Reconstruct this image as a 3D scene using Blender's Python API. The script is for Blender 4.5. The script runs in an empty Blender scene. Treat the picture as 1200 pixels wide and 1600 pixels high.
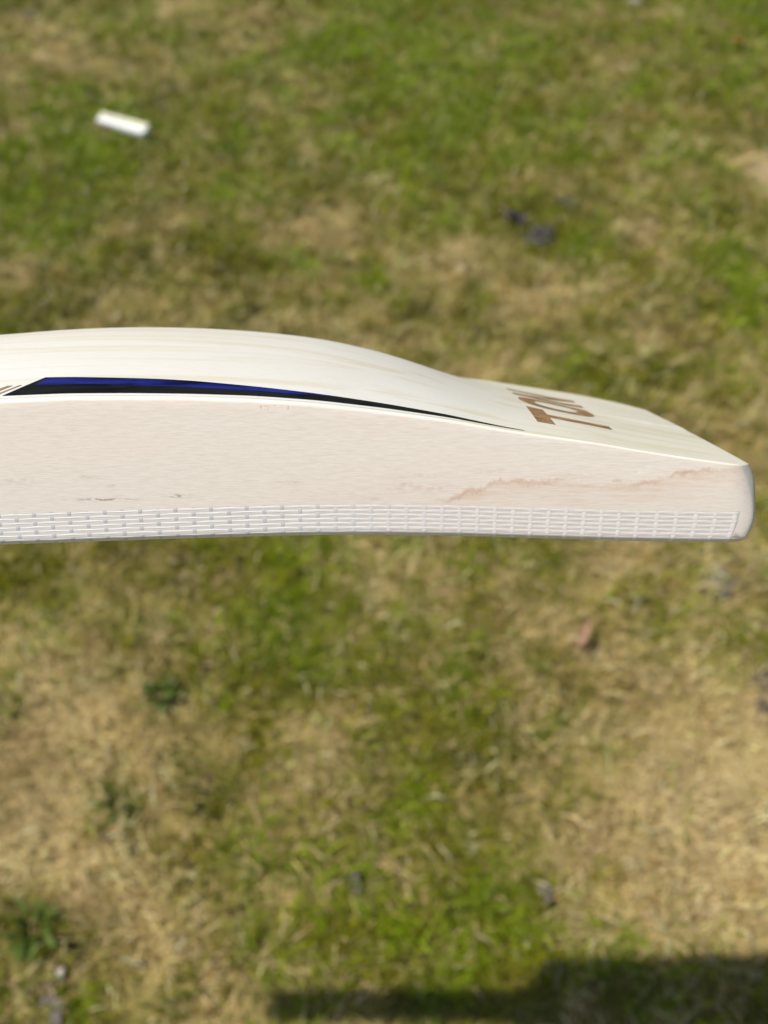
import bpy, bmesh, math, random
import numpy as np
from mathutils import Matrix, Vector

rng = np.random.default_rng(7)
random.seed(7)
S = bpy.context.scene
C = S.collection

# ------------------------------------------------------------------ camera
CAM_H, PITCH = 1.12, math.radians(54)
FPX = 1203.0                                    # focal length in pixels of the 1200x1600 frame
right = Vector((1, 0, 0))
fwd = Vector((0, math.cos(PITCH), -math.sin(PITCH)))
up = Vector((0, math.sin(PITCH), math.cos(PITCH)))
CAM = Vector((0, 0, CAM_H))
M3 = Matrix((right, up, fwd)).transposed()      # columns right, up, forward


def cam_vec(x, y, z):
    return right * x + up * y + fwd * z


cd = bpy.data.cameras.new('camera')
cam = bpy.data.objects.new('camera', cd)
C.objects.link(cam)
cam.location = CAM
cam.rotation_euler = (math.pi / 2 - PITCH, 0, 0)
cd.sensor_fit = 'VERTICAL'
cd.lens = 6.86
cd.sensor_height = 6.86 * 1600 / FPX
cd.sensor_width = cd.sensor_height * .75
cd.clip_start = .01
cd.clip_end = 600
cd.dof.use_dof = True
cd.dof.focus_distance = .226
cd.dof.aperture_fstop = 1.95
S.camera = cam

# ------------------------------------------------------------------ light
anti = cam_vec(.92, -.938, 1.0).normalized()    # the way the sunlight travels
sun_dir = -anti
el = math.asin(sun_dir.z)
az = math.atan2(sun_dir.x, sun_dir.y)
sd = bpy.data.lights.new('sun', 'SUN')
sd.energy = 4.4
sd.angle = math.radians(.75)
sd.color = (1.0, .955, .89)
sun = bpy.data.objects.new('sun', sd)
C.objects.link(sun)
sun.rotation_euler = anti.to_track_quat('-Z', 'Y').to_euler()
sun.location = sun_dir * 20

W = bpy.data.worlds.new('World')
S.world = W
W.use_nodes = True
wn = W.node_tree.nodes
sky = wn.new('ShaderNodeTexSky')
sky.sky_type = 'NISHITA'
sky.sun_disc = False
sky.sun_elevation = el
sky.sun_rotation = az
W.node_tree.links.new(sky.outputs[0], wn['Background'].inputs[0])
wn['Background'].inputs[1].default_value = .085

S.view_settings.view_transform = 'Standard'
S.view_settings.look = 'None'
S.view_settings.gamma = 1
S.view_settings.use_curve_mapping = False
S.view_settings.exposure = 0.37
S.cycles.use_denoising = True
S.cycles.max_bounces = 6


# ------------------------------------------------------------------ node helpers
class NT:
    def __init__(s, name):
        s.m = bpy.data.materials.new(name)
        s.m.use_nodes = True
        s.t = s.m.node_tree
        s.bsdf = s.t.nodes['Principled BSDF']
        s.out = s.t.nodes['Material Output']

    def n(s, kind, **kw):
        x = s.t.nodes.new(kind)
        for k, v in kw.items():
            setattr(x, k, v)
        return x

    def l(s, a, b):
        s.t.links.new(a, b)

    def put(s, sock, v):
        if hasattr(v, 'links'):
            s.l(v, sock)
        else:
            sock.default_value = v

    def math(s, op, a, b=0.0, c=None):
        x = s.n('ShaderNodeMath', operation=op)
        s.put(x.inputs[0], a)
        s.put(x.inputs[1], b)
        if c is not None:
            s.put(x.inputs[2], c)
        return x.outputs[0]

    def mix(s, f, a, b, mode='MIX'):
        x = s.n('ShaderNodeMix', data_type='RGBA', blend_type=mode)
        s.put(x.inputs[0], f)
        s.put(x.inputs[6], a)
        s.put(x.inputs[7], b)
        return x.outputs[2]

    def obj(s, scale=(1, 1, 1)):
        tc = s.n('ShaderNodeTexCoord')
        mp = s.n('ShaderNodeMapping')
        mp.inputs['Scale'].default_value = scale
        s.l(tc.outputs['Object'], mp.inputs[0])
        return mp.outputs[0]

    def noise(s, vec, scale=1.0, detail=3.0, rough=.55, dist=0.0):
        x = s.n('ShaderNodeTexNoise')
        s.l(vec, x.inputs['Vector'])
        x.inputs['Scale'].default_value = scale
        x.inputs['Detail'].default_value = detail
        x.inputs['Roughness'].default_value = rough
        x.inputs['Distortion'].default_value = dist
        return x.outputs['Fac']

    def ramp(s, f, stops):
        x = s.n('ShaderNodeValToRGB')
        s.put(x.inputs[0], f)
        e = x.color_ramp.elements
        while len(e) < len(stops):
            e.new(.5)
        for i, (p, c) in enumerate(stops):
            e[i].position = p
            e[i].color = (*c, 1) if len(c) == 3 else c
        return x.outputs[0]

    def rng(s, f, a, b, c=0.0, d=1.0, smooth=False):
        x = s.n('ShaderNodeMapRange')
        if smooth:
            x.interpolation_type = 'SMOOTHSTEP'
        s.put(x.inputs[0], f)
        for i, v in enumerate((a, b, c, d)):
            x.inputs[1 + i].default_value = v
        return x.outputs[0]

    def curve(s, f, pts):
        x = s.n('ShaderNodeFloatCurve')
        s.put(x.inputs[1], f)
        cu = x.mapping.curves[0]
        while len(cu.points) < len(pts):
            cu.points.new(.5, .5)
        for p, q in zip(cu.points, pts):
            p.location = q
        x.mapping.update()
        return x.outputs[0]

    def bump(s, h, strength, dist):
        x = s.n('ShaderNodeBump')
        x.inputs['Strength'].default_value = strength
        x.inputs['Distance'].default_value = dist
        s.l(h, x.inputs['Height'])
        s.l(x.outputs[0], s.bsdf.inputs['Normal'])


def simple(name, col, rough=.6, var=.25, scale=60, spec=.3, sss=0):
    t = NT(name)
    f = t.noise(t.obj(), scale, 4)
    c = t.mix(f, tuple(x * (1 - var) for x in col) + (1,), tuple(min(1, x * (1 + var)) for x in col) + (1,))
    t.l(c, t.bsdf.inputs['Base Color'])
    t.bsdf.inputs['Roughness'].default_value = rough
    t.bsdf.inputs['Specular IOR Level'].default_value = spec
    return t.m


# ------------------------------------------------------------------ materials of the bat
def willow():
    t = NT('willow')
    co = t.n('ShaderNodeTexCoord').outputs['Object']
    sep = t.n('ShaderNodeSeparateXYZ')
    t.l(co, sep.inputs[0])
    u, v, w = sep.outputs
    grain = t.noise(t.obj((4, 230, 120)), 1, 3, .5, .6)          # growth rings, seen as long lines
    fibre = t.noise(t.obj((210, 2600, 2600)), 1, 4, .66)          # sanded fibres
    broad = t.noise(t.obj((7, 30, 30)), 1, 2, .5)
    col = t.ramp(broad, [(.25, (.555, .53, .460)), (.75, (.60, .59, .545))])
    line = t.rng(grain, .50, .66, smooth=True)
    edge = t.rng(v, -.0519, -.0512, 1, 0)                        # 1 on the near edge
    back = t.math('SUBTRACT', 1.0, edge)
    col = t.mix(t.math('MULTIPLY', t.math('MULTIPLY', line, back), t.rng(u, .12, .05, .42, .70)), col, (.49, .42, .27, 1))
    toe_back = t.math('MULTIPLY', back, t.rng(u, .115, .03, 0, 1, True))
    col = t.mix(t.math('MULTIPLY', toe_back, t.rng(broad, .3, .7, .15, .55)), col, (.60, .56, .40, 1))
    # the cut edge is pinker, its colour raised to make up for weak sunlight
    col = t.mix(edge, col, t.ramp(broad, [(.25, (.745, .615, .49)), (.5, (.785, .682, .568)), (.7, (.775, .71, .605))]))
    far = t.rng(v, .040, .052, 0, .5, True)                      # heartwood tan on the far side
    col = t.mix(far, col, (.62, .47, .30, 1))
    col = t.mix(t.math('MULTIPLY', edge, t.rng(fibre, .42, .68, 0, .22)), col, (.84, .80, .73, 1))
    col = t.mix(t.rng(fibre, .56, .34, 0, .14), col, (.42, .34, .27, 1))
    # stain of reddish heartwood low on the edge near the toe
    un = t.math('MULTIPLY', u, 4.0)
    cur = t.curve(un, [(0, .46), (.015, .435), (.065, .422), (.087, .405), (.108, .37), (.13, .358), (.16, .350),
                       (.20, .346), (.24, .35), (.277, .358), (.32, .32), (.357, .244), (.42, .20), (1, .2)])
    wob = t.math('MULTIPLY', t.math('SUBTRACT', t.noise(t.obj((150, 1, 90)), 1, 5, .72), .5), .0085)
    wc = t.math('ADD', t.math('MULTIPLY', cur, .05), wob)
    d = t.math('SUBTRACT', w, wc)
    core = t.math('POWER', 2.718, t.math('MULTIPLY', t.math('MULTIPLY', d, d), -1 / (.00075 ** 2)))
    under = t.rng(d, -.0085, 0, .25, 1, True)
    under = t.math('MULTIPLY', under, t.rng(d, .0004, .0016, 1, 0, True))
    ext = t.math('MULTIPLY', t.rng(u, .096, .082, 0, 1, True), t.rng(u, .004, .02, .35, 1, True))
    ext = t.math('MULTIPLY', ext, edge)
    patch = t.rng(t.noise(t.obj((70, 1, 260)), 1, 4, .65), .40, .62, .05, 1)
    streak = t.rng(t.noise(t.obj((55, 1, 900)), 1, 4, .65), .44, .62, .25, 1)
    col = t.mix(t.math('MULTIPLY', t.math('MULTIPLY', t.math('MULTIPLY', under, ext), streak), .55), col, (.66, .43, .28, 1))
    col = t.mix(t.math('MULTIPLY', t.math('MULTIPLY', core, ext), t.math('MULTIPLY', patch, .52)), col, (.46, .25, .14, 1))
    # small flecks: (u, w, length, height, strength)
    fl = t.noise(t.obj((420, 1, 1500)), 1, 3, .6)
    flm = t.rng(fl, .43, .53)
    for (a, b, la, lb, k, c) in ((.1868, .0131, .0082, .00038, 1.0, (.20, .08, .05)), (.1655, .0142, .0030, .0005, .9, (.22, .10, .07)),
                                 (.1838, .0172, .0018, .0004, .55, (.30, .16, .10)), (.1905, .0199, .0045, .0006, .35, (.35, .25, .16)),
                                 (.2105, .0185, .0060, .0012, .3, (.35, .26, .18)), (.1330, .0182, .0035, .0006, .35, (.45, .22, .14)),
                                 (.1100, .0132, .0030, .0005, .35, (.40, .22, .13)), (.0980, .0200, .0070, .0007, .32, (.50, .26, .17)),
                                 (.0760, .0215, .0050, .0006, .30, (.50, .26, .17)), (.1000, .0178, .0022, .0004, .40, (.45, .20, .12)),
                                 (.0035, .0016, .0022, .0010, .9, (.10, .05, .03)), (.0335, .0212, .0022, .0008, .6, (.88, .85, .80)), (.0305, .0226, .0008, .0010, .6, (.88, .85, .80)), (.0520, .0020, .0030, .0006, .6, (.16, .10, .07)), (.0440, .0018, .0018, .0005, .6, (.16, .10, .07)),
                                 (.0950, .0165, .0110, .0014, .35, (.52, .30, .20)), (.0520, .0200, .0090, .0012, .30, (.52, .30, .20))):
        x = t.math('DIVIDE', t.math('SUBTRACT', u, a), la)
        y = t.math('DIVIDE', t.math('SUBTRACT', w, b), lb)
        g = t.math('POWER', 2.718, t.math('MULTIPLY', t.math('ADD', t.math('MULTIPLY', x, x), t.math('MULTIPLY', y, y)), -1.0))
        near = t.rng(v, -.0508, -.0500, 1, 0)
        g = t.math('MULTIPLY', t.math('MULTIPLY', g, near), t.math('MULTIPLY', flm, k * .68))
        col = t.mix(g, col, (*c, 1))
    # orange remains of print along the top of the edge
    tick = t.rng(t.noise(t.obj((900, 1, 500)), 1, 2, .5), .50, .58)
    pu = t.math('MULTIPLY', t.rng(u, .1322, .1326), t.rng(u, .1412, .1408))
    gap = t.math('SUBTRACT', 1.0, t.math('MULTIPLY', t.rng(u, .1345, .1347), t.rng(u, .1362, .1360)))
    pw = t.math('MULTIPLY', t.rng(w, .0388, .0391), t.rng(w, .0404, .0401))
    pm = t.math('MULTIPLY', t.math('MULTIPLY', pu, gap), t.math('MULTIPLY', pw, tick))
    pm = t.math('MULTIPLY', pm, t.rng(v, -.0506, -.0500, 1, 0))
    col = t.mix(t.math('MULTIPLY', pm, .75), col, (.72, .30, .12, 1))
    # hairline where the rounding of the rim starts
    hl = t.math('MULTIPLY', t.rng(v, -.05155, -.05140), t.rng(v, -.05115, -.05130))
    col = t.mix(t.math('MULTIPLY', hl, .16), col, (.40, .36, .30, 1))
    t.l(col, t.bsdf.inputs['Base Color'])
    t.bsdf.inputs['Roughness'].default_value = .5
    t.bsdf.inputs['Specular IOR Level'].default_value = .32
    h = t.math('ADD', fibre, t.math('MULTIPLY', t.noise(t.obj((250, 900, 900)), 1, 2), .6))
    t.bump(h, .16, .0003)
    return t.m


def burnt():
    t = NT('burnt_engraving')
    f = t.noise(t.obj((120, 700, 700)), 1, 4, .6)
    c = t.ramp(f, [(.32, (.105, .054, .018)), (.5, (.21, .112, .040)), (.68, (.39, .245, .105))])
    t.l(c, t.bsdf.inputs['Base Color'])
    t.bsdf.inputs['Roughness'].default_value = .7
    t.bump(f, .3, .0003)
    return t.m


def vinyl(name, a, b):
    t = NT(name)
    f = t.noise(t.obj((35, 260, 260)), 1, 4, .6, .6)
    t.l(t.ramp(f, [(.40, a), (.62, b)]), t.bsdf.inputs['Base Color'])
    t.bsdf.inputs['Roughness'].default_value = .32
    t.bsdf.inputs['Specular IOR Level'].default_value = .03
    g = t.noise(t.obj((300, 900, 900)), 1, 2)
    t.bump(g, .06, .0003)
    return t.m


M_WOOD = willow()
M_BURN = burnt()
M_BLACK = vinyl('black_vinyl', (.004, .004, .004), (.011, .012, .010))
M_BLUE = vinyl('blue_vinyl', (.002, .003, .018), (.014, .020, .16))
M_CLEAR = simple('clear_border_film', (.58, .55, .51), .6, .05, 400, .05)
M_STRIPE = simple('olive_brown_print', (.20, .14, .055), .6, .2, 900)


def film():
    t = NT('facing_film')
    f = t.noise(t.obj((120, 500, 500)), 1, 3)
    c = t.ramp(f, [(.3, (.66, .60, .535)), (.7, (.72, .655, .585))])
    sep = t.n('ShaderNodeSeparateXYZ')
    t.l(t.obj(), sep.inputs[0])
    c = t.mix(t.rng(sep.outputs[0], .19, .09, 0, .30, True), c, (.50, .46, .435, 1))  # greyer gaps towards the toe, the same sheen change painted into the film
    t.l(c, t.bsdf.inputs['Base Color'])
    t.bsdf.inputs['Roughness'].default_value = .33
    t.bsdf.inputs['Specular IOR Level'].default_value = .5
    return t.m


M_FILM = film()


def thread(name, near_toe, away, rough):
    t = NT(name)
    co = t.n('ShaderNodeTexCoord').outputs['Object']
    sep = t.n('ShaderNodeSeparateXYZ')
    t.l(co, sep.inputs[0])
    f = t.noise(t.obj(), 900, 3)
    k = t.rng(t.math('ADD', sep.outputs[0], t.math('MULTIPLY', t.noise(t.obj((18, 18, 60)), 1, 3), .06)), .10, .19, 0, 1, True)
    c = t.mix(k, (*near_toe, 1), (*away, 1))  # change of gloss towards the toe, put into the thread colour
    c = t.mix(t.rng(f, .3, .7, 0, .14), c, (.40, .36, .33, 1))
    t.l(c, t.bsdf.inputs['Base Color'])
    t.bsdf.inputs['Roughness'].default_value = rough
    t.bsdf.inputs['Specular IOR Level'].default_value = .3
    return t.m


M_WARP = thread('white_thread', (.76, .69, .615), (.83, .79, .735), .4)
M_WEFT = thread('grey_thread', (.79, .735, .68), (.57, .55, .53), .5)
M_GRIP = simple('grip_rubber', (.04, .04, .045), .6, .2, 200)
M_CANE = simple('cane', (.55, .40, .22), .5, .15, 90)


# ------------------------------------------------------------------ object helpers
def link(name, me, mat, parent=None, smooth=True, **props):
    o = bpy.data.objects.new(name, me)
    C.objects.link(o)
    if mat is not None:
        for m in (mat if isinstance(mat, (list, tuple)) else [mat]):
            me.materials.append(m)
    if smooth:
        me.polygons.foreach_set('use_smooth', np.ones(len(me.polygons), bool))
    o.parent = parent
    for k, v in props.items():
        o[k] = v
    return o


def mesh(name, verts, faces):
    me = bpy.data.meshes.new(name)
    me.from_pydata([tuple(map(float, p)) for p in verts], [], faces)
    me.update()
    return me


def empty(name, loc, **props):
    o = bpy.data.objects.new(name, None)
    C.objects.link(o)
    o.location = loc
    o.empty_display_size = .05
    for k, v in props.items():
        o[k] = v
    return o


def ground_at(px, py):
    """the point of the lawn seen at a pixel of the 1200x1600 photograph"""
    d = cam_vec((px - 600) / FPX, (800 - py) / FPX, 1)
    t = -CAM.z / d.z
    p = CAM + d * t
    return p.x, p.y, t                           # t = depth along the view axis


# ------------------------------------------------------------------ lawn: where it is green, where it is dry
GX0, GX1, GY0, GY1, GS = -2.6, 2.6, -.7, 4.6, .0125
nx, ny = int((GX1 - GX0) / GS), int((GY1 - GY0) / GS)


def fnoise(lo, hi, power=1.0):
    """band-limited noise, wavelengths lo..hi in metres, zero mean and unit deviation"""
    fx = np.fft.fftfreq(nx, GS)[None, :]
    fy = np.fft.fftfreq(ny, GS)[:, None]
    r = np.sqrt(fx ** 2 + fy ** 2) + 1e-6
    amp = np.where((r > 1 / hi) & (r < 1 / lo), r ** -power, 0)
    z = np.fft.ifft2(np.fft.fft2(rng.standard_normal((ny, nx))) * amp).real
    return z / z.std()


gx = GX0 + (np.arange(nx) + .5) * GS
gy = GY0 + (np.arange(ny) + .5) * GS
XX, YY = np.meshgrid(gx, gy)
dry = .40 + .17 * fnoise(.05, .5, 1.2) + .10 * fnoise(.025, .09, .5)
lush = .5 + .26 * fnoise(.06, .6, 1.2) + .12 * fnoise(.025, .09, .5)
bare = np.zeros_like(dry)


def blob(field, px, py, rx, ry, k):
    x, y, t = ground_at(px, py)
    _, y2, _ = ground_at(px, py - ry)
    sx, sy = rx / FPX * t, max(.015, abs(y2 - y))
    field += k * np.exp(-(((XX - x) / sx) ** 2 + ((YY - y) / sy) ** 2))


for b in ((80, 1130, 120, 110, .50), (60, 1270, 130, 110, .55), (190, 1180, 90, 120, .25), (110, 1390, 90, 60, .3), (300, 1430, 110, 90, .22),
          (1090, 1310, 140, 150, .58), (1150, 1180, 120, 130, .50), (990, 1420, 90, 70, .35), (1060, 1040, 130, 90, .36), (1150, 1420, 70, 60, .45),
          (1190, 275, 38, 40, .7), (980, 335, 55, 40, .35), (640, 425, 80, 45, .3), (510, 345, 60, 40, .3), (730, 95, 60, 40, .2),
          (60, 90, 80, 40, .35), (340, 30, 90, 30, .3), (240, 120, 80, 40, .15), (700, 450, 160, 60, .18), (870, 480, 130, 60, .18),
          (150, 480, 140, 40, .1), (520, 1110, 60, 60, .3), (470, 1200, 60, 60, .2), (730, 920, 120, 60, .15), (300, 930, 80, 60, .15),
          (600, 200, 700, 240, -.12), (845, 350, 75, 45, -.45), (860, 1250, 80, 110, .12), (960, 900, 120, 40, .12),
          (700, 120, 120, 100, -.4), (1170, 40, 60, 80, -.45), (120, 260, 120, 100, -.4), (60, 330, 70, 60, -.2), (430, 970, 120, 120, -.42),
          (430, 880, 120, 50, -.25), (640, 1080, 90, 110, -.14), (700, 1270, 140, 150, -.22), (620, 1480, 180, 110, -.3), (1130, 410, 90, 70, -.3),
          (30, 1440, 70, 60, -.5), (130, 1480, 60, 50, -.3), (250, 1090, 30, 28, -.5), (190, 1265, 38, 40, -.45), (70, 900, 90, 50, -.25),
          (560, 60, 80, 60, -.25), (920, 60, 90, 50, -.1), (1140, 170, 70, 60, -.2), (650, 240, 140, 50, -.1), (380, 240, 130, 70, -.08),
          (450, 1340, 90, 80, -.12), (900, 1530, 200, 60, -.3), (1000, 1120, 60, 60, .1)):
    blob(dry, *b)
for b in ((700, 120, 120, 100, .55), (600, 110, 700, 170, .24), (808, 350, 26, 20, -.7), (850, 375, 32, 20, -.7), (890, 330, 30, 24, -.7), (1170, 40, 70, 90, .7), (120, 260, 120, 110, .55), (560, 60, 80, 60, .4), (430, 970, 110, 110, .45),
          (640, 1500, 180, 120, .35), (1130, 390, 90, 80, .45), (700, 1270, 140, 150, .2), (290, 10, 60, 30, .5), (500, 860, 140, 40, .3),
          (30, 1440, 70, 60, -.4), (250, 1090, 40, 34, -.6), (190, 1265, 45, 45, -.5), (100, 480, 250, 60, -.35), (560, 540, 300, 50, -.2),
          (600, 930, 80, 80, .1), (330, 400, 200, 60, -.15)):
    blob(lush, *b)
for b in ((1192, 275, 34, 36, .9), (70, 1290, 110, 110, .35), (1085, 1320, 110, 110, .40), (1130, 1210, 70, 70, .25), (60, 1130, 80, 60, .3),
          (1120, 920, 40, 45, .25), (1195, 1085, 30, 50, .7), (90, 1545, 30, 40, .3), (645, 425, 50, 25, .25), (60, 80, 50, 25, .2)):
    blob(bare, *b)
warm = fnoise(.03, .35, 1.1)
dry = np.clip(dry, .03, .985)
lush = np.clip(lush, 0, 1)
bare = np.clip(bare, 0, .9)


def sample(field, x, y):
    i = np.clip(((x - GX0) / GS).astype(int), 0, nx - 1)
    j = np.clip(((y - GY0) / GS).astype(int), 0, ny - 1)
    return field[j, i]


# ------------------------------------------------------------------ ground: one sheet to the horizon, thatch and soil
def axis(a, b, step):
    core = np.arange(a, b + 1e-6, step)
    outr = []
    d = step
    p = b
    while p < 300:
        d *= 1.6
        p += d
        outr.append(p)
    outl = []
    d = step
    p = a
    while p > -300:
        d *= 1.6
        p -= d
        outl.append(p)
    return np.array(outl[::-1] + list(core) + outr)


ax_, ay_ = axis(-2.5, 2.5, .025), axis(-.65, 4.5, .025)
AX, AY = np.meshgrid(ax_, ay_)
inside = (AX > GX0) & (AX < GX1) & (AY > GY0) & (AY < GY1)
relief = np.where(inside, sample(fnoise(.08, .5, 1.2), AX, AY) * .0035, 0)
gv = np.stack([AX, AY, relief], -1).reshape(-1, 3)
nX, nY = len(ax_), len(ay_)
idx = np.arange(nX * nY).reshape(nY, nX)
gf = np.stack([idx[:-1, :-1], idx[:-1, 1:], idx[1:, 1:], idx[1:, :-1]], -1).reshape(-1, 4)
gm = bpy.data.meshes.new('ground')
gm.vertices.add(len(gv))
gm.vertices.foreach_set('co', gv.ravel())
gm.loops.add(gf.size)
gm.loops.foreach_set('vertex_index', gf.ravel().astype(np.int32))
gm.polygons.add(len(gf))
gm.polygons.foreach_set('loop_start', np.arange(0, gf.size, 4, dtype=np.int32))
gm.update(calc_edges=True)
D = np.where(inside, sample(dry, AX, AY), .5).reshape(-1)
B = np.where(inside, sample(bare, AX, AY), 0).reshape(-1)
thatch = np.array([.40, .31, .13])
green = np.array([.12, .120, .020])
soil = np.array([.42, .32, .20])
gc = green + (thatch - green) * D[:, None]
gc = gc + (soil - gc) * B[:, None]
at = gm.color_attributes.new('turf', 'FLOAT_COLOR', 'POINT')
at.data.foreach_set('color', np.concatenate([gc, np.ones((len(gc), 1))], 1).ravel())


def ground_mat():
    t = NT('thatch_and_soil')
    a = t.n('ShaderNodeAttribute', attribute_name='turf')
    f = t.noise(t.obj(), 140, 5, .65)
    g = t.noise(t.obj(), 9, 4, .6)
    c = t.mix(t.rng(f, .3, .7), (.55, .55, .55, 1), (1.4, 1.35, 1.25, 1))
    c = t.mix(1.0, a.outputs['Color'], c, 'MULTIPLY')
    c = t.mix(t.rng(g, .35, .65, 0, .35), c, (.10, .09, .03, 1))
    t.l(c, t.bsdf.inputs['Base Color'])
    t.bsdf.inputs['Roughness'].default_value = .95
    t.bsdf.inputs['Specular IOR Level'].default_value = .1
    t.bump(f, .8, .006)
    return t.m


link('ground', gm, ground_mat(), kind='structure')


# ------------------------------------------------------------------ grass
def blades(name, x, y, L, wid, theta, lean, col, z0=0.0):
    n = len(x)
    ch, sh = np.cos(theta), np.sin(theta)
    px, py = -sh, ch                                   # across the blade
    # three stations along a bending blade
    l1 = .55 * L
    a0 = lean * .6
    a1 = np.minimum(lean * 1.35, 1.62)
    x1 = x + ch * np.sin(a0) * l1
    y1 = y + sh * np.sin(a0) * l1
    z1 = z0 + np.cos(a0) * l1
    l2 = L - l1
    x2 = x1 + ch * np.sin(a1) * l2
    y2 = y1 + sh * np.sin(a1) * l2
    z2 = np.maximum(z1 + np.cos(a1) * l2, .002)
    h = wid * .5
    V = np.empty((n, 5, 3), np.float32)
    V[:, 0] = np.stack([x - px * h, y - py * h, np.full(n, -.003) + z0], -1)
    V[:, 1] = np.stack([x + px * h, y + py * h, np.full(n, -.003) + z0], -1)
    V[:, 2] = np.stack([x1 + px * h * .9, y1 + py * h * .9, z1 + h * .3], -1)
    V[:, 3] = np.stack([x1 - px * h * .9, y1 - py * h * .9, z1 - h * .3], -1)
    V[:, 4] = np.stack([x2, y2, z2], -1)
    base = (np.arange(n) * 5)[:, None]
    loops = (base + np.array([0, 1, 2, 3, 3, 2, 4])[None]).ravel().astype(np.int32)
    starts = ((np.arange(n) * 7)[:, None] + np.array([0, 4])[None]).ravel().astype(np.int32)
    me = bpy.data.meshes.new(name)
    me.vertices.add(n * 5)
    me.vertices.foreach_set('co', V.ravel())
    me.loops.add(n * 7)
    me.loops.foreach_set('vertex_index', loops)
    me.polygons.add(n * 2)
    me.polygons.foreach_set('loop_start', starts)
    me.update(calc_edges=True)
    a = me.color_attributes.new('blade', 'FLOAT_COLOR', 'POINT')
    c4 = np.ones((n, 5, 4), np.float32)
    c4[:, :, :3] = col[:, None, :]
    a.data.foreach_set('color', c4.ravel())
    return me


def grass_mat():
    t = NT('grass_blade')
    a = t.n('ShaderNodeAttribute', attribute_name='blade')
    t.bsdf.inputs['Roughness'].default_value = .42
    t.bsdf.inputs['Specular IOR Level'].default_value = .22
    t.l(a.outputs['Color'], t.bsdf.inputs['Base Color'])
    tr = t.n('ShaderNodeBsdfTranslucent')
    t.l(a.outputs['Color'], tr.inputs[0])
    mx = t.n('ShaderNodeMixShader')
    mx.inputs[0].default_value = .28
    t.l(t.bsdf.outputs[0], mx.inputs[1])
    t.l(tr.outputs[0], mx.inputs[2])
    t.l(mx.outputs[0], t.out.inputs['Surface'])
    return t.m


def scatter(n):
    """points over the ground in view and a margin round it"""
    y = rng.uniform(-.45, 3.3, n * 2)
    x = rng.uniform(-1.9, 1.9, n * 2)
    half = .85 + .40 * np.maximum(y, 0)
    ok = np.abs(x) < half
    return x[ok][:n], y[ok][:n]


tx, ty = scatter(19000)                                # tufts
nt = len(tx)
t_tone = rng.normal(0, 1, nt)
t_hue = rng.normal(0, 1, nt)
t_dry = rng.normal(0, .20, nt)
t_len = np.exp(rng.normal(0, .22, nt))
k = rng.integers(0, nt, 340000)
bx = tx[k] + rng.normal(0, .011, len(k))
by = ty[k] + rng.normal(0, .011, len(k))
fx, fy = scatter(88000)
x = np.concatenate([bx, fx])
y = np.concatenate([by, fy])
n = len(x)
tone = np.concatenate([t_tone[k], rng.normal(0, 1, len(fx))]) * .75 + rng.normal(0, .5, n)
hue = np.concatenate([t_hue[k], rng.normal(0, 1, len(fx))]) * .8 + rng.normal(0, .4, n)
dd = sample(dry, x, y) + np.concatenate([t_dry[k], rng.normal(0, .12, len(fx))])
lu = sample(lush, x, y)
ba = sample(bare, x, y)
keep = rng.random(n) > ba * .85
x, y, tone, hue, dd, lu, ba = (q[keep] for q in (x, y, tone, hue, dd, lu, ba))
ln = np.concatenate([t_len[k], np.ones(len(fx))])[keep]
n = len(x)
is_dry = rng.random(n) < np.clip((dd - .5) * 1.5 + .5, .04, .97)
g0 = np.array([.205, .190, .007])                       # dull olive
g1 = np.array([.205, .285, .003])                       # fresh green
g2 = np.array([.090, .115, .018])                       # dark bluish green
f1 = np.clip((lu - .45) * 1.7 + hue * .12, 0, 1)[:, None]
f2 = np.clip((.40 - lu) * 1.6 + hue * .12, 0, 1)[:, None]
gcol = g0 * (1 - f1) + g1 * f1
gcol = gcol * (1 - f2) + g2 * f2
s0 = np.array([.500, .375, .135])
s1 = np.array([.77, .61, .335])
s2 = np.array([.31, .200, .065])
q = np.clip(.35 + hue * .28 + ba * .5, 0, 1)[:, None]
scol = s0 * (1 - q) + s1 * q
wm = sample(warm, x, y)
f3 = np.clip(.30 * wm + .05 + hue * .08, 0, .75)[:, None] * (1 - .7 * np.clip(ba, 0, 1))[:, None]
scol = scol * (1 - f3) + np.array([.30, .185, .065]) * f3
scol = np.where((rng.random(n) < .16)[:, None], s2, scol)
f4 = np.clip(-.22 * wm + hue * .08, 0, .55)[:, None]
gcol = gcol * (1 - f4) + np.array([.115, .150, .040]) * f4
colr = .95 * np.where(is_dry[:, None], scol, gcol) * np.exp(.29 * tone)[:, None]
colr = np.clip(colr, .006, .75)
L = np.where(is_dry, rng.uniform(.016, .042, n), rng.uniform(.016, .040, n)) * ln * np.where(ba > .3, .7, 1)
L *= .85 + .35 * np.clip(lu, 0, 1)
lean = np.where(is_dry, rng.uniform(.8, 1.5, n), rng.uniform(.3, 1.35, n))
wid = np.where(is_dry, rng.uniform(.0010, .0022, n), rng.uniform(.0012, .0027, n))
theta = rng.uniform(0, 2 * math.pi, n)
M_GRASS = grass_mat()
link('grass', blades('grass', x, y, L, wid, theta, lean, colr), M_GRASS, kind='stuff', smooth=False)

# loose clippings and dead stalks lying on top of the turf
cx, cy = scatter(6000)
m = len(cx)
cl = rng.uniform(.012, .045, m)
cc = np.array([.54, .45, .24]) * np.exp(rng.normal(0, .22, m))[:, None]
link('dead_grass', blades('dead_grass', cx, cy, cl, rng.uniform(.0012, .0026, m), rng.uniform(0, 6.28, m), rng.uniform(1.25, 1.5, m),
                          np.clip(cc, .02, .6), z0=.012), M_GRASS, kind='stuff', smooth=False)


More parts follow.
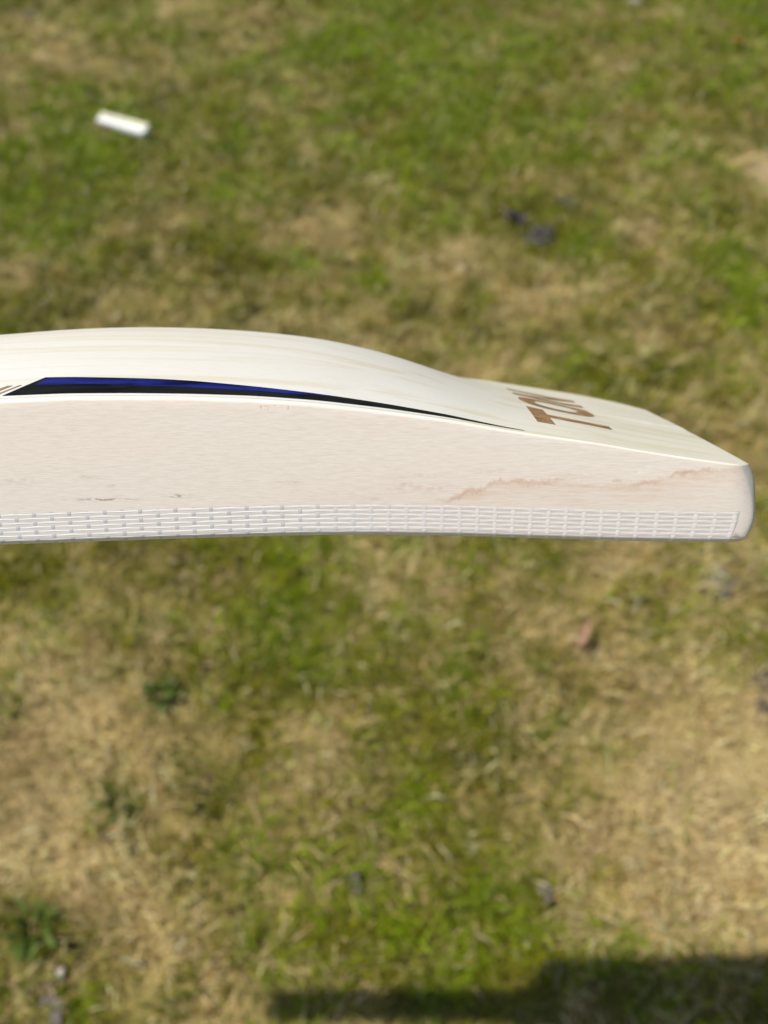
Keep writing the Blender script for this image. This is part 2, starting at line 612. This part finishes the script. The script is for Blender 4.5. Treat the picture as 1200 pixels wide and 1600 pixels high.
# ------------------------------------------------------------------ things on the lawn
def lump(name, px, py, size, mat, seed, label, cat, group=None, z=.0, n=3, rough=.22, part=None, rot=0.0):
    r = random.Random(seed)
    bm = bmesh.new()
    bmesh.ops.create_icosphere(bm, subdivisions=n, radius=1)
    ph = [(Vector((r.uniform(-1, 1), r.uniform(-1, 1), r.uniform(-1, 1))).normalized(), r.uniform(1.5, 4.5), r.uniform(0, 6.3), r.uniform(.3, 1)) for _ in range(9)]
    for v in bm.verts:
        p = v.co.normalized()
        s = 1 + rough * sum(a * math.sin(f * p.dot(d) + q) for d, f, q, a in ph) / 3
        s += rough * .25 * r.uniform(-1, 1)
        v.co = Vector((p.x * size[0], p.y * size[1], p.z * size[2])) * s
    if cat in ('clod', 'stone'):                              # broken up into crumbs
        src = [v.co.copy() for v in bm.verts]
        fcs = [[v.index for v in f.verts] for f in bm.faces]
        bm.clear()
        for _ in range(9):
            a_, d_, k_ = r.uniform(0, 6.28), r.uniform(.1, .85), r.uniform(.22, .52)
            rt_ = Matrix.Rotation(r.uniform(0, 6.28), 3, 'Z')
            off_ = Vector((math.cos(a_) * d_ * size[0], math.sin(a_) * d_ * size[1], r.uniform(-.2, .3) * size[2]))
            nv = [bm.verts.new((rt_ @ p) * k_ + off_) for p in src]
            for f in fcs:
                bm.faces.new([nv[q] for q in f])
    me = bpy.data.meshes.new(name)
    bm.to_mesh(me)
    bm.free()
    gx_, gy_, _ = ground_at(px, py)
    o = link(name, me, mat)
    o.location = (gx_, gy_, z + size[2] * .4)
    o.rotation_euler = (r.uniform(-.2, .2), r.uniform(-.2, .2), rot)
    o['label'] = label
    o['category'] = cat
    if group:
        o['group'] = group
    return o


M_PURPLE = simple('purple_grey_stone', (.042, .033, .040), .8, .5, 70, .1)
M_SLATE = simple('slate_grey_stone', (.062, .056, .054), .8, .5, 70, .1)
M_GREENGREY = simple('mossy_grey_stone', (.060, .062, .036), .8, .4, 70)
M_CLOD = simple('grey_clod', (.14, .12, .10), .95, .6, 55, 0)
M_CLOD2 = simple('dark_clod', (.11, .085, .055), .95, .6, 55, 0)
M_PALE = simple('pale_stone_and_glint', (.46, .41, .33), .7, .2, 80)
M_RUST = simple('rusty_leaf', (.27, .16, .095), .6, .45, 60)
M_RED = simple('red_petal', (.26, .05, .025), .55, .3, 90)

G1 = 'small dark stones in the upper part of the lawn'
lump('stone', 810, 346, (.030, .038, .026), M_PURPLE, 3, 'dark purple stone, leftmost of the three dark stones above the bat toe', 'stone', G1)
lump('stone', 846, 377, (.046, .032, .023), M_SLATE, 4, 'slate grey stone with two humps, lowest of the three dark stones above the bat toe', 'stone', G1, rot=.4)
lump('stone', 884, 325, (.032, .036, .024), M_GREENGREY, 5, 'greenish grey stone, rightmost of the three dark stones above the bat toe', 'stone', G1)
G2 = 'grey clods of earth in the lawn'
lump('earth_clod', 1130, 912, (.033, .042, .016), M_CLOD, 6, 'large grey clod of earth right under the toe of the bat', 'clod', G2, rough=.3, rot=-.4)
lump('earth_clod', 1186, 1062, (.026, .024, .010), M_CLOD2, 7, 'dark brown clod at the right edge, upper of a pair in dry straw', 'clod', G2, rough=.3)
lump('earth_clod', 1200, 1115, (.018, .030, .010), M_CLOD2, 8, 'dark brown clod at the right edge, lower of a pair in dry straw', 'clod', G2, rough=.3)
lump('earth_clod', 92, 1575, (.024, .020, .012), M_CLOD, 9, 'grey clod of earth in the bottom left corner, lower of a pair', 'clod', G2, rough=.3)
lump('earth_clod', 86, 1532, (.013, .022, .010), M_CLOD2, 10, 'small dark clod of earth just above the grey clod in the bottom left corner', 'clod', G2, rough=.3)
lump('earth_clod', 556, 1380, (.013, .015, .012), M_CLOD, 11, 'small grey clod alone in green grass at the lower middle', 'clod', G2, rough=.3, z=.006)
lump('earth_clod', 848, 1394, (.011, .016, .012), M_CLOD, 12, 'small dark grey clod beside a pale grass blade near the shadow', 'clod', G2, rough=.3, z=.006)
lump('earth_clod', 42, 27, (.046, .036, .018), M_SLATE, 13, 'blue grey clod of earth in the top left corner', 'clod', G2, rough=.3)
lump('pebble_or_glint', 720, 421, (.012, .012, .010), M_PALE, 14, 'pale lump in place of a glint in dry grass below the dark stones', 'pebble', 'pale pebbles', n=2)  # solid lump added to stand in for a blurred glint of light
lump('pebble_or_glint', 988, 8, (.035, .016, .010), M_PALE, 15, 'flat pale pebble at the top edge of the lawn', 'pebble', 'pale pebbles', n=2, z=.006)
lump('pebble_or_glint', 100, 1521, (.006, .006, .006), M_PALE, 16, 'tiny pale pebble beside the clods in the bottom left corner', 'pebble', 'pale pebbles', n=2, z=.006)


def leaf(name, px, py, length, width, mat, yaw, label, cat, curl=.5, z=.02):
    vs, fs = [], []
    n_, m_ = 9, 5
    for i in range(n_):
        s = i / (n_ - 1)
        w_ = width * math.sin(math.pi * min(1, .06 + s * .94)) ** .7 * .5
        for j in range(m_):
            c = (j / (m_ - 1) - .5) * 2
            vs.append(((s - .5) * length, c * w_, z + curl * width * (c * c) * .5 + .25 * curl * length * (s - .5) ** 2))
    for i in range(n_ - 1):
        for j in range(m_ - 1):
            a = i * m_ + j
            fs.append((a, a + 1, a + m_ + 1, a + m_))
    o = link(name, mesh(name, vs, fs), mat)
    x_, y_, _ = ground_at(px, py)
    o.location = (x_, y_, .004)
    o.rotation_euler = (0, 0, yaw)
    md = o.modifiers.new('thickness', 'SOLIDIFY')
    md.thickness = .0006
    o['label'] = label
    o['category'] = cat
    return o


leaf('fallen_leaf', 906, 1003, .060, .017, M_RUST, 1.05, 'curled reddish brown dead leaf below the toe end of the bat', 'leaf', .8)
leaf('red_petal', 1148, 80, .030, .022, M_RED, .3, 'small red petal in bright green grass in the top right corner', 'petal', .4, .026)


def weed(px, py, n_, length, width, seed, label):
    r = random.Random(seed)
    x_, y_, _ = ground_at(px, py)
    t = empty('weed_tuft', (x_, y_, 0), label=label, category='weed', group='dark green weed tufts')
    for i in range(n_):
        L_ = length * r.uniform(.6, 1.1)
        W_ = width * r.uniform(.7, 1.2)
        vs, fs = [], []
        le = r.uniform(.1, 1.0)
        for q_ in range(6):
            s = q_ / 5
            w_ = W_ * (.25 + .75 * math.sin(math.pi * min(1, .12 + .88 * s)) ** .8) * .5 * (1 if s < .99 else .1)
            zz = L_ * s * math.cos(le) - .25 * L_ * s * s
            for c in (-1, 0, 1):
                vs.append((L_ * s * math.sin(le) + .004, c * w_, max(.002, zz) + abs(c) * w_ * .4))
        for q_ in range(5):
            for j in range(2):
                a = q_ * 3 + j
                fs.append((a, a + 1, a + 4, a + 3))
        o = link('leaf', mesh('leaf', vs, fs), M_WEED, t)
        o.rotation_euler = (0, 0, i * 2.4 + r.uniform(-.4, .4))


M_WEED = simple('weed_leaf', (.080, .125, .018), .5, .35, 60, .35)
weed(250, 1092, 30, .042, .0065, 1, 'dark green narrow leaved weed at the edge of the left straw patch')
weed(190, 1262, 26, .046, .0060, 2, 'dark green weed growing inside the left straw patch, below the other')
weed(60, 1455, 34, .060, .0070, 3, 'dark green weed in the grass near the bottom left corner')

# white offcut lying on the grass, top left
x_, y_, _ = ground_at(196, 211)
xa, ya, _ = ground_at(158, 183)
xb, yb, _ = ground_at(232, 204)
ln_ = math.hypot(xb - xa, yb - ya) * .98
yaw = math.atan2(yb - ya, xb - xa)
M_WHITE = simple('white_paint', (.80, .79, .76), .45, .05, 60)
M_CREAM = simple('cream_wood', (.74, .69, .50), .55, .1, 60)
t = empty('wood_offcut', (x_, y_, .013), label='small white strip with a cream upper side lying on the green grass', category='offcut')
t.rotation_euler = (0, 0, yaw)


def prism(prof, l0, l1, taper=1.0, nseg=6):
    """profile in (y, z) swept along x with softened ends"""
    vs, fs = [], []
    k_ = len(prof)
    st = [(0, .86), (.015, .96), (.04, 1)] + [(i / nseg, 1) for i in range(1, nseg)] + [(.96, 1), (.985, .96), (1, .86)]
    cy_ = sum(p[0] for p in prof) / k_
    cz_ = sum(p[1] for p in prof) / k_
    for s, sc in st:
        tp = taper + (1 - taper) * s
        for (a, b) in prof:
            vs.append((l0 + (l1 - l0) * s, cy_ + (a - cy_) * sc * tp, cz_ + (b - cz_) * sc * tp))
    for i in range(len(st) - 1):
        for j in range(k_):
            a, b = i * k_ + j, i * k_ + (j + 1) % k_
            fs.append((a, b, b + k_, a + k_))
    fs.append(tuple(range(k_))[::-1])
    fs.append(tuple(range((len(st) - 1) * k_, len(st) * k_)))
    return vs, fs


v_, f_ = prism([(-.020, .008), (-.0185, .006), (.0185, .006), (.020, .008), (.020, .018), (.0185, .022), (-.0185, .022), (-.020, .018)], -ln_ / 2, ln_ / 2, .66)
link('body', mesh('body', v_, f_), M_WHITE, t, smooth=False)
v_, f_ = prism([(.002, .0225), (.0180, .0225), (.0175, .027), (.0165, .028), (.005, .028), (.003, .027)], -ln_ / 2 + .002, ln_ / 2 - .001, .66)
link('cream_strip', mesh('cream_strip', v_, f_), M_CREAM, t, smooth=False)

# ------------------------------------------------------------------ the cricket bat
# local axes (metres): x = u from the toe towards the handle, y = v across the blade (near edge negative), z = w from face to spine
bat = empty('cricket_bat', (0, 0, 0), label='pale willow cricket bat held level over the lawn, toe at the right', category='cricket bat')
Uc, Vc, Wc = (-1, 0, 0), (0, .2857, .9583), (0, .9583, -.2857)
Oc = (.106, .0061, .2763)
R = Matrix((cam_vec(*Uc), cam_vec(*Vc), cam_vec(*Wc))).transposed()
bat.matrix_world = Matrix.Translation(CAM + cam_vec(*Oc)) @ R.to_4x4()

HEN = [(0, 22.5), (2, 22.6), (9, 23.6), (27, 26.3), (46, 29.5), (70, 32.8), (88, 35.9), (106, 38.2), (124, 40.2), (142, 41.4), (160, 42), (177, 42.1), (195, 42), (213, 41.2), (250, 39.5), (400, 30), (500, 22), (562, 18)]
HEF = [(0, 23.7), (10, 25.7), (27, 29.0), (53, 32.9), (64, 34.6), (80, 36.2), (106, 38.5), (124, 40.2), (142, 41.4), (160, 42), (177, 42.1), (195, 42), (213, 41.2), (250, 39.5), (400, 30), (500, 22), (562, 18)]
HSP = [(0, 23.4), (27, 28.2), (50, 32.9), (64, 36.0), (78, 40.2), (87, 43.4), (93, 45.8), (106, 50.0), (127, 54.8), (149, 57.2), (170, 58.4), (191, 58.7), (213, 57.9), (234, 56.2), (300, 52), (400, 46), (500, 38), (562, 34)]
FAC = [(0, -.5), (11, -.5), (30, -.2), (49, .3), (68, .9), (87, 1.5), (106, 1.75), (124, 1.75), (144, 1.3), (181, .1), (219, -1.3), (300, -3), (400, -3.5), (562, 0)]
WID = 52.5


def prep(Ls, hk=8):
    """a smooth curve through measured points"""
    a = np.array(Ls, float)
    g = np.arange(0, 563, 1.0)
    z = np.interp(g, a[:, 0], a[:, 1])
    kern = np.hanning(2 * hk + 1)
    kern /= kern.sum()
    zp = np.concatenate([2 * z[0] - z[hk:0:-1], z, 2 * z[-1] - z[-2:-2 - hk:-1]])
    return g, np.convolve(zp, kern, 'valid')


cHEN, cHEF, cHSP, cFAC = prep(HEN), prep(HEF), prep(HSP, 18), prep(FAC, 20)


def ip(c, u):
    return float(np.interp(u, c[0], c[1]))


def back(u, v):
    he = ip(cHEN if v < 0 else cHEF, u)
    hs = max(ip(cHSP, u), he)
    y_ = min(abs(v) / WID, 1)
    return he + (hs - he) * (1 - y_ ** 1.7)


def on_back(u, v, off):
    """a point of the back, lifted off by off mm along its normal"""
    e = .4
    wu = (back(u + e, v) - back(u - e, v)) / (2 * e)
    wv = (back(u, v + e) - back(u, v - e)) / (2 * e)
    n_ = Vector((-wu, -wv, 1)).normalized()
    return (Vector((u, v, back(u, v))) + n_ * off) / 1000


def halfwidth(u, r_=2.4):
    soft = .9 * max(0, 1 - u / 6) ** 2 if r_ < 10 else 0
    if u < r_:
        return WID - soft - r_ + math.sqrt(max(0, r_ * r_ - (r_ - u) ** 2))
    if u > 480:                                   # shoulders
        s = (u - 480) / 82
        return WID - (WID - 17) * (s * s * (3 - 2 * s))
    return WID - soft


RF = 2.4


def bevel(u):
    return .45 + .75 * min(1, max(0, (u - 40) / 110))


def section(u):
    hw, hwf = halfwidth(u), halfwidth(u, 20.0)
    fz = ip(cFAC, u)
    RT = bevel(u)
    inset = 0
    if u < 2.2:                                   # round over the toe end
        inset = 2.2 - math.sqrt(max(0, 2.2 ** 2 - (2.2 - u) ** 2))
    hn, hf = back(u, -WID + RT) - inset, back(u, WID - RT) - inset
    fz += inset
    P = []
    for i in range(13):                           # face, far side to near side
        a = 1 - 2 * i / 12
        P.append((a * ((hwf if a > 0 else hw) - RF), fz))
    for i in range(1, 7):
        a = i / 6 * math.pi / 2
        P.append((-(hw - RF) - RF * math.sin(a), fz + RF - RF * math.cos(a)))
    hb = halfwidth(u, 9.0) if u < 12 else hw
    for i in range(1, 15):
        s = i / 15
        P.append((-(hw + (hb - hw) * s * s) - .25 * math.sin(math.pi * s), fz + RF + (hn - RT - fz - RF) * s))
    hw = hb
    for i in range(0, 6):
        a = i / 5 * math.pi / 2
        P.append((-hw + RT * (1 - math.cos(a)), hn - RT + RT * math.sin(a)))
    va, vb = -hw + RT, hwf - RT
    for v_ in list(np.linspace(va, va + 4, 9)[1:]) + list(np.linspace(va + 4, vb - 4, 50)[1:]) + list(np.linspace(vb - 4, vb, 6)[1:-1]):
        P.append((v_, back(u, v_ * WID / (hw if v_ < 0 else hwf)) - inset))
    for i in range(0, 6):
        a = (1 - i / 5) * math.pi / 2
        P.append((hwf - RT * (1 - math.cos(a)), hf - RT + RT * math.sin(a)))
    for i in range(1, 8):
        s = 1 - i / 8
        P.append((hwf, fz + RF + (hf - RT - fz - RF) * s))
    for i in range(0, 6):
        a = (1 - i / 6) * math.pi / 2
        P.append((hwf - RF + RF * math.sin(a), fz + RF - RF * math.cos(a)))
    return P


def toe_shift(u, w_):
    """the end of the toe is rounded between face and back"""
    fz, hn = -.5, 22.5
    s = (w_ - fz) / (hn - fz)
    d = 1.25 * max(0, .32 - s) ** 1.5 / .32 ** 1.5 * 1.6 + 1.6 * max(0, s - .7) ** 2 / .09
    return d * max(0, 1 - u / 45) ** 2 - 3.2 * max(0, 1 - u / 34)


us = [0, .08, .3, .65, 1.1, 1.6, 2.2, 3, 4, 5.2, 6.5, 8, 9.5, 11.5, 13.5, 15.5, 17.5] + list(np.arange(20, 250, 2.0)) + list(np.arange(250, 480, 10.0)) + list(np.arange(480, 563, 4.0))
vs, fs = [], []
for u in us:
    for (v_, w_) in section(u):
        vs.append(((u + toe_shift(u, w_)) / 1000, v_ / 1000, w_ / 1000))
K = len(section(0))
for i in range(len(us) - 1):
    for j in range(K):
        a, b = i * K + j, i * K + (j + 1) % K
        fs.append((a, b, b + K, a + K))
fs.append(tuple(range(K)))
fs.append(tuple(range((len(us) - 1) * K, len(us) * K))[::-1])
bm_ = mesh('blade', vs, fs)
blade = link('blade', bm_, M_WOOD, bat)
bm = bmesh.new()
bm.from_mesh(bm_)
bmesh.ops.recalc_face_normals(bm, faces=bm.faces)
bm.to_mesh(bm_)
bm.free()


def sheet(grid):
    """rows of points -> verts, faces"""
    vs_, fs_ = [], []
    k_ = len(grid[0])
    for row in grid:
        vs_ += [tuple(p) for p in row]
    for i in range(len(grid) - 1):
        for j in range(k_ - 1):
            a = i * k_ + j
            fs_.append((a, a + 1, a + k_ + 1, a + k_))
    return vs_, fs_


def decal(name, uv_rows, off, mat, parent, **props):
    """uv_rows: rows of (u, v) on the back of the blade"""
    vs_, fs_ = sheet([[on_back(u, v, off) for u, v in row] for row in uv_rows])
    me = mesh(name, vs_, fs_)
    bm2 = bmesh.new()
    bm2.from_mesh(me)
    for f in bm2.faces:
        f.normal_update()
        if f.normal.z < 0:
            f.normal_flip()
    bm2.to_mesh(me)
    bm2.free()
    return link(name, me, mat, parent, **props)


def interp(Ls, q):
    a = sorted(Ls)
    return float(np.interp(q, [p[0] for p in a], [p[1] for p in a]))


# sliver-shaped sticker along the near edge of the back
TOP = [(203.8, -42.2), (189, -42.9), (170, -43.6), (161, -44.2), (142.5, -45.7), (124, -46.9), (106, -47.5), (88, -48.2), (66, -49.6)]
BOT = [(213.3, -50.0), (196, -50.1), (178, -50.1), (160, -50.2), (142, -50.1), (124, -50.1), (106, -50.0), (88, -50.05), (66, -49.9)]
MIDB = [(206.0, -45.9), (188, -46.5), (170, -47.0), (160, -47.3), (142, -47.9), (131, -48.1), (120, -47.6)]
rows = []
for i in range(90):
    s = i / 89
    ut, ub = 203.8 + (66.3 - 203.8) * s, 213.3 + (66.0 - 213.3) * s
    pt, pb = (ut, interp(TOP, ut)), (ub, interp(BOT, ub))
    rows.append([(pb[0] + (pt[0] - pb[0]) * j / 6, pb[1] + (pt[1] - pb[1]) * j / 6) for j in range(7)])
sticker = decal('side_sticker', rows, .10, M_BLACK, bat, label='black and blue tapering sticker')
rows = [[(u, interp(BOT, u) - .06 - .95 * j / 2) for j in range(3)] for u in np.linspace(232, 84, 80)]
decal('clear_border', rows, .05, M_CLEAR, sticker)
rows = []
for i in range(50):
    s = i / 49
    ut, ub = 203.0 + (120.5 - 203.0) * s, 205.5 + (120 - 205.5) * s
    pt, pb = (ut, interp(TOP, ut) - .28), (ub, interp(MIDB, ub))
    rows.append([(pb[0] + (pt[0] - pb[0]) * j / 4, pb[1] + (pt[1] - pb[1]) * j / 4) for j in range(5)])
decal('blue_panel', rows, .16, M_BLUE, sticker)

# slanting printed stripes beyond the sticker
for (u0, du) in ((209.3, .9), (211.9, 1.7), (215.8, 1.7), (219.6, 1.7)):
    a, b = (u0, -45.5), (u0 + 5.6, -49.6)
    rows = [[(a[0] + (b[0] - a[0]) * i / 8 + du * j / 3, a[1] + (b[1] - a[1]) * i / 8) for j in range(4)] for i in range(9)]
    decal('printed_stripe', rows, .10, M_STRIPE, bat)

# burnt letters, read with the handle end up: across the letter = +v, up the letter = +u
U0, U1 = 34.6, 60.0


def rect(u0, u1, v0, v1, nu=12, nv=6):
    return [[(u0 + (u1 - u0) * i / nu, v0 + (v1 - v0) * j / nv) for j in range(nv + 1)] for i in range(nu + 1)]


def join_decals(name, pieces, off, mat, parent):
    vs_, fs_ = [], []
    for rows_ in pieces:
        a, b = sheet([[on_back(u, v, off) for u, v in row] for row in rows_])
        k_ = len(vs_)
        vs_ += a
        fs_ += [tuple(q + k_ for q in f) for f in b]
    me = mesh(name, vs_, fs_)
    bm2 = bmesh.new()
    bm2.from_mesh(me)
    for f in bm2.faces:
        f.normal_update()
        if f.normal.z < 0:
            f.normal_flip()
    bm2.to_mesh(me)
    bm2.free()
    return link(name, me, mat, parent)


join_decals('letter', [rect(U1 - 5.6, U1, -37.3, -17.0), rect(U0, U1 - 5.6, -28.6, -24.2)], .06, M_BURN, bat)
ring = []
for i in range(65):
    a = 2 * math.pi * i / 64
    c_, s_ = math.cos(a), math.sin(a)
    e_ = .85
    cx_, sx_ = math.copysign(abs(c_) ** e_, c_), math.copysign(abs(s_) ** e_, s_)
    row = []
    for q_ in range(5):
        g = q_ / 4
        ru = (12.9 - 5.6 * g)
        rv = (9.6 - 4.4 * g)
        row.append((47.3 + ru * cx_, -4.2 + rv * sx_))
    ring.append(row)
join_decals('letter', [ring], .06, M_BURN, bat)
n0, n1, st_ = 7.4, 25.2, 5.0
diag = []
for i in range(13):
    s = i / 12
    v_ = n0 + st_ + (n1 - n0 - 2 * st_) * s
    uu = U1 - (U1 - U0 - 8.0) * s
    diag.append([(uu - 8.0 * j / 5, v_) for j in range(6)])
join_decals('letter', [rect(U0, U1, n0, n0 + st_), rect(U0, U1, n1 - st_, n1), diag], .06, M_BURN, bat)


# facing tape: a clear film folded round the face corner with woven threads in it
def edge_pt(u, g, off):
    """girth coordinate g in mm on the near side: 0 = where the fillet meets the face, growing up the edge"""
    fz = ip(cFAC, u)
    hw = halfwidth(u)
    arc = RF * math.pi / 2
    if g < 0:
        P, n_ = (-(hw - RF) - g, fz), (0, -1)
    elif g < arc:
        a = g / RF
        P, n_ = (-(hw - RF) - RF * math.sin(a), fz + RF - RF * math.cos(a)), (-math.sin(a), -math.cos(a))
    else:
        hn = back(u, -WID + .01)
        z_ = fz + RF + (g - arc)
        s = (g - arc) / (hn - bevel(u) - fz - RF)
        P, n_ = (-hw - .25 * math.sin(math.pi * min(1, s)), z_), (-1, 0)
    v_, w_ = P[0] + n_[0] * off, P[1] + n_[1] * off
    return Vector(((u + toe_shift(u, w_)) / 1000, v_ / 1000, w_ / 1000))


T_U0, T_U1, T_G0, T_G1 = 5.6, 240.0, -6.0, 11.6
uu = np.concatenate([np.arange(T_U0, 14, .8), np.arange(14, T_U1, 2.0)])
gg = np.concatenate([np.linspace(T_G0, -.5, 4), np.linspace(0, RF * math.pi / 2, 8), np.linspace(RF * math.pi / 2 + .6, T_G1, 10)])
vs_, fs_ = sheet([[edge_pt(u, g, -.03 if (i == 0 or j in (0, len(gg) - 1)) else .05) for j, g in enumerate(gg)] for i, u in enumerate(uu)])
tape = link('facing_tape', mesh('facing_tape', vs_, fs_), M_FILM, bat)

PITCH_W = 5.15                                     # spacing of the cross threads
rows_g = [.35 + 1.30 * i for i in range(9)]
vs_, fs_ = [], []
for r_, g in enumerate(rows_g):
    base = len(vs_)
    st = np.arange(T_U0 + .5, T_U1 - 1, .55)
    for u in st:
        ph = math.pi * ((u - T_U0 - 1.2) / PITCH_W + r_)
        lift = .10 + .02 * math.cos(ph)
        gj = g + .045 * math.sin(u * .9 + r_ * 2.1) + .03 * math.sin(u * .23 + r_)
        hw_ = .27 + .04 * math.sin(u * .5 + r_) + .19 * min(1, max(0, (165 - u) / 70))
        vs_ += [edge_pt(u, gj - hw_, .055), edge_pt(u, gj - hw_ * .5, lift), edge_pt(u, gj + hw_ * .5, lift), edge_pt(u, gj + hw_, .055)]
    for i in range(len(st) - 1):
        for j in range(3):
            a = base + i * 4 + j
            fs_.append((a, a + 1, a + 5, a + 4))
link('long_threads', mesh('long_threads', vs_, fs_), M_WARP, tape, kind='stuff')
vs_, fs_ = [], []
c_ = 0
u = T_U0 + 1.2
while u < T_U1 - 2:
    base = len(vs_)
    gs_ = np.arange(-.4, T_G1 - .15, .26)
    for g in gs_:
        r_ = (g - .35) / 1.30
        kk = min(1, max(0, (u - 90) / 70))
        lift = .07 + .045 * (1 - kk) + (.02 + .045 * kk) * math.cos(math.pi * ((u - T_U0 - 1.2) / PITCH_W + r_) + math.pi)
        du = .05 * math.sin(g * 2 + c_)
        hw_ = .56
        vs_ += [edge_pt(u + du - hw_, g, lift - .02), edge_pt(u + du - hw_ * .5, g, lift), edge_pt(u + du + hw_ * .5, g, lift), edge_pt(u + du + hw_, g, lift - .02)]
    for i in range(len(gs_) - 1):
        for j in range(3):
            a = base + i * 4 + j
            fs_.append((a, a + 1, a + 5, a + 4))
    u += PITCH_W
    c_ += 1
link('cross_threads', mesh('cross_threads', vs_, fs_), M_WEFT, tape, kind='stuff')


# handle, out of the frame to the left: cane core with a rubber grip
def tube(st, nseg=20):
    vs2, fs2 = [], []
    for (u, z, ra, rb) in st:
        for i in range(nseg):
            a = 2 * math.pi * i / nseg
            vs2.append((u / 1000, ra * math.cos(a) / 1000, (z + rb * math.sin(a)) / 1000))
    for i in range(len(st) - 1):
        for j in range(nseg):
            a, b = i * nseg + j, i * nseg + (j + 1) % nseg
            fs2.append((a, b, b + nseg, a + nseg))
    fs2.append(tuple(range(nseg))[::-1])
    fs2.append(tuple(range((len(st) - 1) * nseg, len(st) * nseg)))
    return vs2, fs2


v_, f_ = tube([(548, 17, 13, 14), (570, 17, 14.5, 15), (600, 17, 14.5, 15), (850, 19, 14.5, 14.5)])
handle = link('handle', mesh('handle', v_, f_), M_CANE, bat)
st = [(566, 17, 15.5, 15.8)]
for i in range(70):
    u = 570 + i * 4
    st.append((u, 17 + (u - 570) / 140, 16.4 + .5 * math.sin(i * 1.57), 16.6 + .5 * math.sin(i * 1.57)))
st += [(851, 19, 17, 17), (856, 19, 14, 14), (857, 19, 6, 6)]
v_, f_ = tube(st, 28)
link('grip', mesh('grip', v_, f_), M_GRIP, bat)
